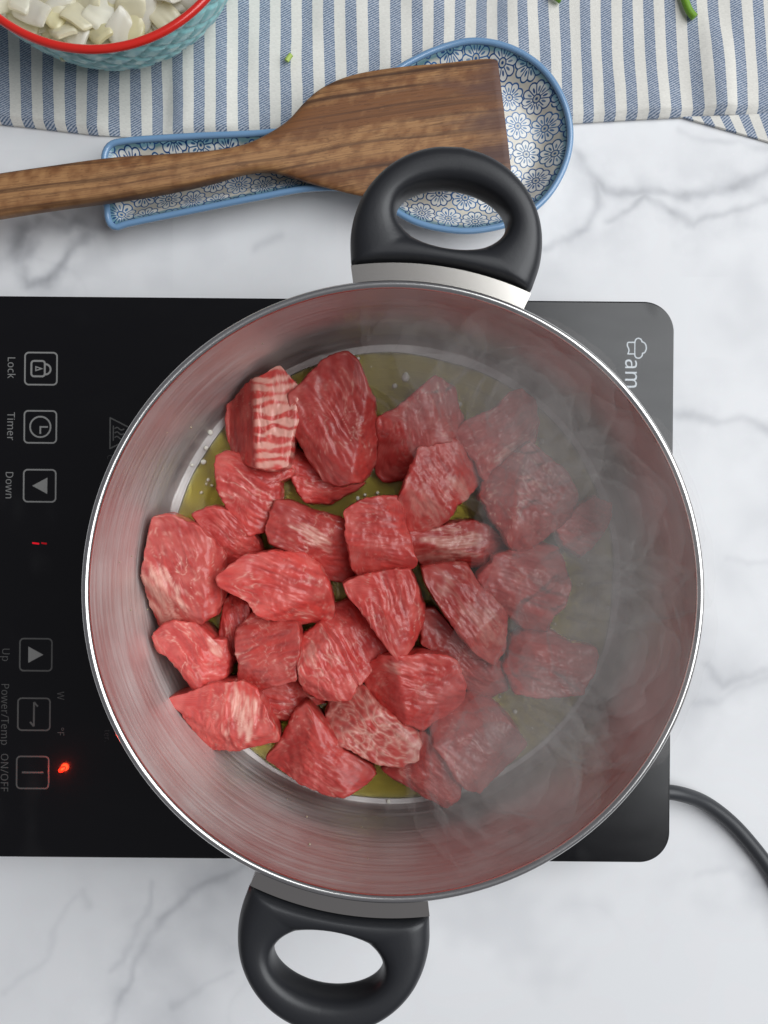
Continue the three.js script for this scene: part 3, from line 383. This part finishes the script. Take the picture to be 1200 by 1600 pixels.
// ---------------------------------------------------------------- spoon rest
{
  const RY = 0.021, root = thing('spoon_rest', 'blue-rimmed ceramic spoon rest printed with blue flowers, under the wooden spatula', 'spoon rest');
  const way = polyline([[163, 262], [164, 240], [173, 226], [192, 221], [300, 213], [420, 207], [500, 196], [560, 165], [605, 120], [650, 92], [695, 73], [742, 64], [800, 76], [850, 110], [881, 160], [891, 212], [881, 262], [850, 312], [800, 347], [745, 360], [700, 359], [650, 347], [605, 322], [560, 298], [490, 294], [400, 309], [300, 329], [198, 350], [178, 355], [170, 345], [167, 320], [163, 262]].map(([x, y]) => at(x, y, RY)), 600);
  const tip = way.reduce((b, p, i) => (p.x > way[b].x ? i : b), 0), even = (pts) => Array.from({ length: 111 }, (_, i) => { const f = i / 110 * (pts.length - 1), k = Math.min(Math.floor(f), pts.length - 2); return pts[k].clone().lerp(pts[k + 1], f - k); });
  const T = even(way.slice(0, tip + 1)), B = even(way.slice(tip).reverse());
  const outline = [...T, ...B.slice(1, -1).reverse()];
  const cv = document.createElement('canvas'); cv.width = cv.height = 1024; const c = cv.getContext('2d'); c.fillStyle = '#dfd9cb'; c.fillRect(0, 0, 1024, 1024);
  const R = rng(5); c.lineCap = 'round';
  const flower = (x, y, r) => {
    const ink = ['#2f5f9a', '#2a5288', '#3c6ea6', '#285a8c'][Math.floor(R() * 4)], n = 9 + Math.floor(R() * 2), ph = R() * 6; c.strokeStyle = ink; c.lineWidth = 7;
    const petal = (k, fn) => { c.save(); c.translate(x, y); c.rotate(ph + k / n * Math.PI * 2); fn(); c.restore(); };
    for (let k = 0; k < n; k++) petal(k, () => { c.beginPath(); c.ellipse(r * 0.7, 0, r * 0.32, r * 0.27, 0, 0, 7); c.stroke(); });
    c.fillStyle = '#f0efe9'; c.beginPath(); c.arc(x, y, r * 0.76, 0, 7); c.fill();
    for (let k = 0; k < n; k++) petal(k, () => { c.fillStyle = '#f0efe9'; c.beginPath(); c.ellipse(r * 0.7, 0, r * 0.29, r * 0.24, 0, 0, 7); c.fill(); c.fillStyle = ink; c.globalAlpha = 0.55 + 0.45 * R(); c.beginPath(); c.ellipse(r * 0.56, 0, r * 0.17, r * 0.065, 0, 0, 7); c.fill(); c.globalAlpha = 1; });
    for (let k = 0; k < n; k++) petal(k + 0.5, () => { c.lineWidth = 4; c.beginPath(); c.moveTo(r * 0.32, 0); c.lineTo(r * 0.78, 0); c.stroke(); });
    c.fillStyle = '#d5d4cb'; c.lineWidth = 5; c.beginPath(); c.arc(x, y, r * 0.25, 0, 7); c.fill(); c.stroke(); c.fillStyle = ink; c.beginPath(); c.arc(x, y, r * 0.09, 0, 7); c.fill();
  };
  for (let row = 0; row < 8; row++) for (let k = 0; k < 8; k++) { const x = (k + (row % 2) * 0.5) * 128, y = row * 128 + 30; for (const dx of [0, 1024]) for (const dy of [0, -1024, 1024]) if (dx === 0 || k === 0) flower(x + dx, y + dy, 64); }
  const tex = new THREE.CanvasTexture(cv); tex.colorSpace = THREE.SRGBColorSpace; tex.wrapS = tex.wrapT = THREE.RepeatWrapping; tex.magFilter = THREE.LinearFilter;
  const TILE = 0.116, NU = 110, NV = 60;
  const inset = (s, t) => { const a = T[s], b = B[s], x = lerp(a.x, b.x, t), z = lerp(a.y, b.y, t), d = distToPoly(x, z, outline); return [x, z, d]; };
  const ease = (t) => 0.5 - 0.5 * Math.cos(t * Math.PI);
  const inner = gridGeo(NU, NV, (u, v, i) => { const [x, z, d] = inset(i, ease(v)); const k = 1 - sstep(0, 0.017, d); return { p: [x, 0.0085 + (RY - 0.0085) * k ** 1.3, z], uv: [(x * 0.985 + z * 0.17) / TILE, (z * 0.985 - x * 0.17) / TILE], c: ((g) => [lerp(1, 0.16, g), lerp(1, 0.32, g), lerp(1, 0.42, g)])(1 - sstep(0.0028, 0.0052, d + 0.0022 * fbm(x * 240, z * 240, 3, 3))) }; });
  part('dish', inner, phys({ map: tex, vertexColors: true, roughness: 0.25, clearcoat: 0.6, clearcoatRoughness: 0.08 }), root);
  const cen = new THREE.Vector2(); outline.forEach((p) => cen.add(p)); cen.divideScalar(outline.length);
  const n = outline.length, nor = outline.map((p, i) => { const a = outline[(i + n - 2) % n], b = outline[(i + 2) % n]; return new THREE.Vector2(b.y - a.y, a.x - b.x).normalize(); });
  const sgn = (() => { const i = 20; return distToPoly(outline[i].x + nor[i].x * 0.003, outline[i].y + nor[i].y * 0.003, outline) < 0.0029 ? -1 : ((outline[i].y + nor[i].y * 0.003) < outline[i].y ? 1 : -1); })();
  const wall = gridGeo(n, 5, (u, v, i, j) => { const p = outline[i % n], q = nor[i % n], off = [0.0, -0.0006, -0.002, -0.0042, -0.0075, -0.009][j] * sgn, y = [RY - 0.0006, 0.017, 0.0125, 0.0088, 0.0068, 0.0066][j]; return { p: [p.x + q.x * off, y, p.y + q.y * off] }; }, { closeU: true });
  part('outer_wall', wall, phys({ color: rgb(0.74, 0.76, 0.78), roughness: 0.25, clearcoat: 0.6, clearcoatRoughness: 0.08, side: THREE.DoubleSide }), root);
  const bot = gridGeo(NU, 10, (u, v, i) => { const [x, z, d] = inset(i, 0.08 + 0.84 * v); return { p: [x, 0.0068, z] }; }, { flip: true });
  part('base', bot, std({ color: rgb(0.7, 0.7, 0.68), roughness: 0.6 }), root);
  const loop = new THREE.CatmullRomCurve3(outline.map((p) => new THREE.Vector3(p.x, RY, p.y)), true);
  part('rim', new THREE.TubeGeometry(loop, 300, 0.0018, 10, true), phys({ color: rgb(0.17, 0.31, 0.50), roughness: 0.22, clearcoat: 0.6, clearcoatRoughness: 0.08 }), root);
}

// ---------------------------------------------------------------- wooden spatula
{
  const SY = 0.0285;
  const T = polyline([[-150, 303], [-60, 288], [0, 277], [90, 263], [180, 250], [270, 243], [340, 236], [385, 226], [420, 209], [450, 188], [475, 160], [500, 138], [540, 119], [600, 106], [690, 97], [770, 90], [778, 93]].map(([x, y]) => at(x, y, SY)), 150);
  const B = polyline([[-150, 372], [-60, 357], [0, 345], [90, 330], [180, 317], [270, 301], [340, 284], [375, 273], [410, 268], [440, 272], [480, 284], [530, 297], [575, 306], [640, 301], [715, 292], [790, 272], [799, 264]].map(([x, y]) => at(x, y, SY)), 150);
  const wood = dataTex(1024, 512, (i, j) => {
    const x = i / 1024 * 9, y = j / 512 * 15 + 0.35 * fbm(x * 0.35, j / 512 * 2, 1, 3) * 3;
    const ring = fbm(x * 0.12, y * 0.55, 2, 3), streak = fbm(x * 0.25, y * 2.2, 6, 4), fine = fbm(x * 1.3, y * 17, 9, 3), ray = fbm(x * 9, y * 1.6, 12, 3), pore = N(x * 4, y * 45, 3) > 0.42 ? 1 : 0;
    let c = [0.20, 0.082, 0.031]; const m = (b, t) => { c = [lerp(c[0], b[0], t), lerp(c[1], b[1], t), lerp(c[2], b[2], t)]; };
    m([0.385, 0.20, 0.084], clamp(0.35 + 2.6 * ring + 1.5 * ray, 0, 1)); m([0.055, 0.025, 0.014], clamp(-0.05 + 2.9 * streak + 0.7 * fine, 0, 0.92)); m([0.15, 0.07, 0.034], clamp(0.1 + 1.5 * fine, 0, 0.6)); m([0.07, 0.03, 0.015], pore * 0.45); m([0.10, 0.05, 0.042], 0.75 * sstep(5.75, 6.45, x + 1.3 * fbm(x * 1.1, y * 0.5, 31, 4)));
    return c;
  });
  const wb = dataTex(1024, 512, (i, j) => { const x = i / 1024 * 8, y = j / 512 * 10, v = 0.5 + 0.6 * fbm(x * 1.3, y * 22, 9, 3) + 0.2 * N(x * 9, y * 9, 4); return [v, v, v]; }, false);
  const g = gridGeo(150, 40, (u, v, i) => {
    const a = T[i], b = B[i], th = v * Math.PI * 2, hw = 0.5, cx = (a.x + b.x) / 2, cz = (a.y + b.y) / 2, e = 0.62;
    const cs = Math.sign(Math.cos(th)) * Math.abs(Math.cos(th)) ** e, sn = Math.sign(Math.sin(th)) * Math.abs(Math.sin(th)) ** (e + 0.1);
    const t = lerp(0.0065, 0.0018, sstep(0.35, 1, u)) * (u > 0.995 ? 0.55 : 1), x = cx + (b.x - a.x) * hw * cs, z = cz + (b.y - a.y) * hw * cs;
    const lift = SY - 0.0015 + 0.0045 * (1 - sstep(0.1, 0.75, u));
    return { p: [x, lift + t * sn, z], uv: [(x + z * 0.15 + 0.32) / 0.5, (z * 6.3 + x * 0.95) + 2.1] };
  }, { flip: true });
  const cap = (i, flip) => gridGeo(40, 1, (u, v) => { const k = i * 1; const p = g.attributes.position, q = Math.round(u * 40) * 151 + k; const c = [0, 0, 0]; for (let s = 0; s < 40; s++) { c[0] += p.getX(s * 151 + k) / 40; c[1] += p.getY(s * 151 + k) / 40; c[2] += p.getZ(s * 151 + k) / 40; } return { p: v ? c : [p.getX(q), p.getY(q), p.getZ(q)], uv: [0.3, v * 0.1] }; }, { flip });
  single('wooden_spatula', outward(mergeGeometries([g, cap(150, true), cap(0, false)])), phys({ map: wood, bumpMap: wb, bumpScale: 0.00018, roughness: 0.5, specularIntensity: 0.7 }), 'dark grained wooden spatula lying across the flowered spoon rest', 'spatula');
}

// ---------------------------------------------------------------- bowl of onion
{
  const RB = 0.0765, BY = 0.062, cb = at(143, -163, BY), root = thing('ceramic_bowl', 'turquoise embossed bowl with a red rim, full of chopped onion', 'bowl', [cb.x, TOWEL_Y + 0.001, cb.y]);
  const H = BY - TOWEL_Y - 0.001;
  const outside = gridGeo(240, 44, (u, v) => {
    const th = u * Math.PI * 2, h = H * (1 - v), f = v; let r = RB * (f < 0.75 ? 1 - 0.13 * (f / 0.75) ** 1.8 : 0.87 - 0.42 * ((f - 0.75) / 0.25) ** 1.2);
    const a = th * 26 / (Math.PI * 2), b = f * 7, q = Math.abs(((a + b * 0.5) % 1 + 1) % 1 - 0.5), w = Math.abs(((a - b * 0.5) % 1 + 1) % 1 - 0.5), rel = Math.min(sstep(0, 0.13, Math.abs(q - 0.02)), sstep(0, 0.13, Math.abs(w - 0.02)));
    r += 0.0016 * (rel - 1) * sstep(0.03, 0.08, f) * (1 - sstep(0.8, 0.9, f));
    return { p: [r * Math.cos(th), h, r * Math.sin(th)]};
  }, { closeU: true, flip: true });
  part('outer_wall', outside, phys({ color: rgb(0.30, 0.64, 0.65), roughness: 0.3, clearcoat: 0.5, clearcoatRoughness: 0.1, side: THREE.DoubleSide }), root);
  const pts = [[RB - 0.0022, H - 0.001], [RB - 0.004, H - 0.010], [RB - 0.007, H - 0.025], [RB - 0.016, H - 0.042], [RB * 0.5, 0.0045], [0.0001, 0.004]].map(([r, h]) => new THREE.Vector2(r, h));
  part('inner_wall', new THREE.LatheGeometry(new THREE.SplineCurve(pts).getPoints(40), 120), phys({ color: rgb(0.74, 0.72, 0.62), roughness: 0.3, clearcoat: 0.5, side: THREE.DoubleSide }), root);
  const base = new THREE.CircleGeometry(RB * 0.47, 60); base.rotateX(Math.PI / 2); base.translate(0, 0.0003, 0); part('foot', base, std({ color: rgb(0.6, 0.6, 0.55), roughness: 0.7, side: THREE.DoubleSide }), root);
  const ring = new THREE.TorusGeometry(RB - 0.0009, 0.0022, 16, 200); ring.rotateX(Math.PI / 2); ring.translate(0, H, 0);
  part('rim', ring, phys({ color: rgb(0.66, 0.02, 0.012), roughness: 0.25, clearcoat: 0.6, clearcoatRoughness: 0.08 }), root);
  // chopped onion: curved slabs of onion layer
  const mats = [[0.90, 0.86, 0.66], [0.91, 0.89, 0.76], [0.89, 0.84, 0.56], [0.92, 0.90, 0.81]].map((k) => phys({ color: rgb(...k), roughness: 0.35, transmission: 0.45, clearcoat: 0.4, clearcoatRoughness: 0.2 }));
  const rand = rng(41), geos = [];
  for (let k = 0; k < 9; k++) {
    const L = 0.0066 + 0.0046 * rand(), W = 0.0052 + 0.0036 * rand(), th = 0.0010 + 0.0009 * rand(), bend = 25 + 45 * rand(), sk = (rand() - 0.5) * 0.9;
    geos.push(gridGeo(14, 20, (u, v) => { const f = v * Math.PI * 2, c = Math.cos(f), s = Math.sin(f), x = (u - 0.5) * 2 * L * (1 - 0.0), w = W * (0.75 + 0.25 * Math.cos((u - 0.5) * 2.4)) * (u < 0.02 || u > 0.98 ? 0.9 : 1), z = Math.sign(c) * Math.abs(c) ** 0.5 * w, y = Math.sign(s) * Math.abs(s) ** 0.6 * th * (u < 0.02 || u > 0.98 ? 0.5 : 1); return { p: [x + sk * z, y - bend * (z * z) * 0.5 - 8 * x * x + 0.0005 * N(x * 300, z * 300, k), z] }; }, { flip: true }));
    const g = geos[k], p = g.attributes.position, e = []; for (const end of [0, 14]) { const q = new THREE.BufferGeometry(), v = [], id = []; let m = [0, 0, 0]; for (let j = 0; j < 20; j++) { const t = j * 15 + end; v.push(p.getX(t), p.getY(t), p.getZ(t)); m[0] += p.getX(t) / 20; m[1] += p.getY(t) / 20; m[2] += p.getZ(t) / 20; } v.push(...m); for (let j = 0; j < 20; j++) end ? id.push(j, 20, (j + 1) % 20) : id.push(j, (j + 1) % 20, 20); q.setAttribute('position', new THREE.Float32BufferAttribute(v, 3)); q.setAttribute('uv', new THREE.Float32BufferAttribute(new Array(42).fill(0), 2)); q.setIndex(id); q.computeVertexNormals(); e.push(q); }
    geos[k] = outward(mergeGeometries([g, ...e]));
  }
  let n = 0;
  for (let layer = 0; layer < 3; layer++) for (let gx = -9; gx <= 9; gx++) for (let gz = -1; gz <= 10; gz++) {
    const s = 0.0094, x = (gx + (gz % 2) * 0.5 + (rand() - 0.5) * 0.55) * s, z = 0.012 + (gz + (rand() - 0.5) * 0.55) * s * 0.86, r = Math.hypot(x, z), tiltA = (rand() - 0.5) * 1.1, tiltB = (rand() - 0.5) * 1.1, turn = rand() * 6.28, gi = Math.floor(rand() * 9), mi = Math.floor(rand() * 4);
    const y = BY - 0.024 + layer * 0.0065 + 0.004 * (1 - (r / RB) ** 2) + (rand() - 0.5) * 0.003;
    if (r > RB - 0.0135 + (layer ? 0.002 : 0) || (cb.y + z) / (EYE - y) * FOCAL + 800 < -28) continue;
    const m = single('onion_piece', geos[gi], mats[mi], 'pale translucent piece of chopped onion in the turquoise bowl', 'onion', 'chopped onion pieces in the bowl');
    m.position.set(cb.x + x, y, cb.y + z); m.rotation.set(tiltA, turn, tiltB); n++;
  }
}

// ---------------------------------------------------------------- herb clippings on the towel
{
  const green = std({ color: rgb(0.16, 0.34, 0.02), roughness: 0.5 }), pale = std({ color: rgb(0.42, 0.56, 0.12), roughness: 0.5 });
  const stem = (pts, r, mat, label) => { const v = pts.map(([x, y]) => { const w = at(x, y, TOWEL_Y + 0.003); return new THREE.Vector3(w.x, TOWEL_Y + 0.0035, w.y); }); const c = new THREE.CatmullRomCurve3(v), t = new THREE.TubeGeometry(c, 24, r, 10), caps = [0, 1].map((k) => { const q = new THREE.CircleGeometry(r, 10), p = c.getPointAt(k), d = c.getTangentAt(k).multiplyScalar(k ? 1 : -1); q.lookAt(d); q.translate(p.x, p.y, p.z); return q; }); return single('herb_clipping', mergeGeometries([t, ...caps]), mat, label, 'herb', 'green herb clippings on the towel'); };
  stem([[1066, -14], [1071, 4], [1077, 18], [1085, 28]], 0.0021, green, 'longest green chive clipping on the striped towel');
  stem([[448, 96], [451, 91], [455, 86]], 0.0014, pale, 'tiny pale green herb bit on the towel above the spatula');
  stem([[862, -6], [869, -3], [876, 2]], 0.0016, green, 'short dark green herb clipping at the towel fold');
}

// ---------------------------------------------------------------- steam
{
  // soft billows of vapour: each a lumpy cloud that thins outwards in nested layers
  const C = [[985, 800, 0.150, 0.042, 5], [980, 1040, 0.150, 0.043, 5], [840, 620, 0.145, 0.038, 5], [820, 1235, 0.14, 0.040, 5], [680, 535, 0.135, 0.028, 3]], puffs = [];
  C.forEach(([px, py, y, R, shells], n) => {
    const w = at(px, py, y); let x = w.x, z = w.y; const far = Math.hypot(x - POT.x, z - POT.y), lim = 0.119 - R * 0.80; if (far > lim) { x = POT.x + (x - POT.x) * lim / far; z = POT.y + (z - POT.y) * lim / far; }
    for (let k = 0; k < shells; k++) {
      const g = new THREE.IcosahedronGeometry(1, 20), p = g.attributes.position, sc = R * (1.12 - 0.17 * k * 5 / shells), sd = n * 5.3 + k * 1.7;
      for (let i = 0; i < p.count; i++) { const X = p.getX(i), Y = p.getY(i), Z = p.getZ(i), d = 1 + 0.55 * fbm(X * 1.1 + sd, Y * 1.1, Z * 1.1, 4); let qx = x - POT.x + sc * X * d, qz = z - POT.y + sc * Z * d; const qy = Math.max(sc * Y * d * 0.75, 0.088 - y), out = Math.hypot(qx, qz), wall = (qy + y > RIM + 0.003 ? 0.121 : 0.1168) - 0.0007 * k - 0.0004 * n; if (out > wall) { qx *= wall / out; qz *= wall / out; } p.setXYZ(i, qx + POT.x - x, qy, qz + POT.y - z); }
      g.translate(x, y, z); g.deleteAttribute('uv'); g.deleteAttribute('normal'); const mg = mergeVertices(g, 1e-7); mg.computeVertexNormals(); puffs.push(mg);
    }
  });
  const m = new THREE.Mesh(mergeGeometries(puffs), new THREE.MeshStandardMaterial({ color: rgb(0.88, 0.82, 0.785), roughness: 1, transparent: true, opacity: 0.021 }));
  m.name = 'steam'; m.userData = { kind: 'stuff', label: 'white steam rising from the hot beef in the pot', category: 'steam' }; m.castShadow = m.receiveShadow = true; scene.add(m);
}
renderer.render(scene, camera);
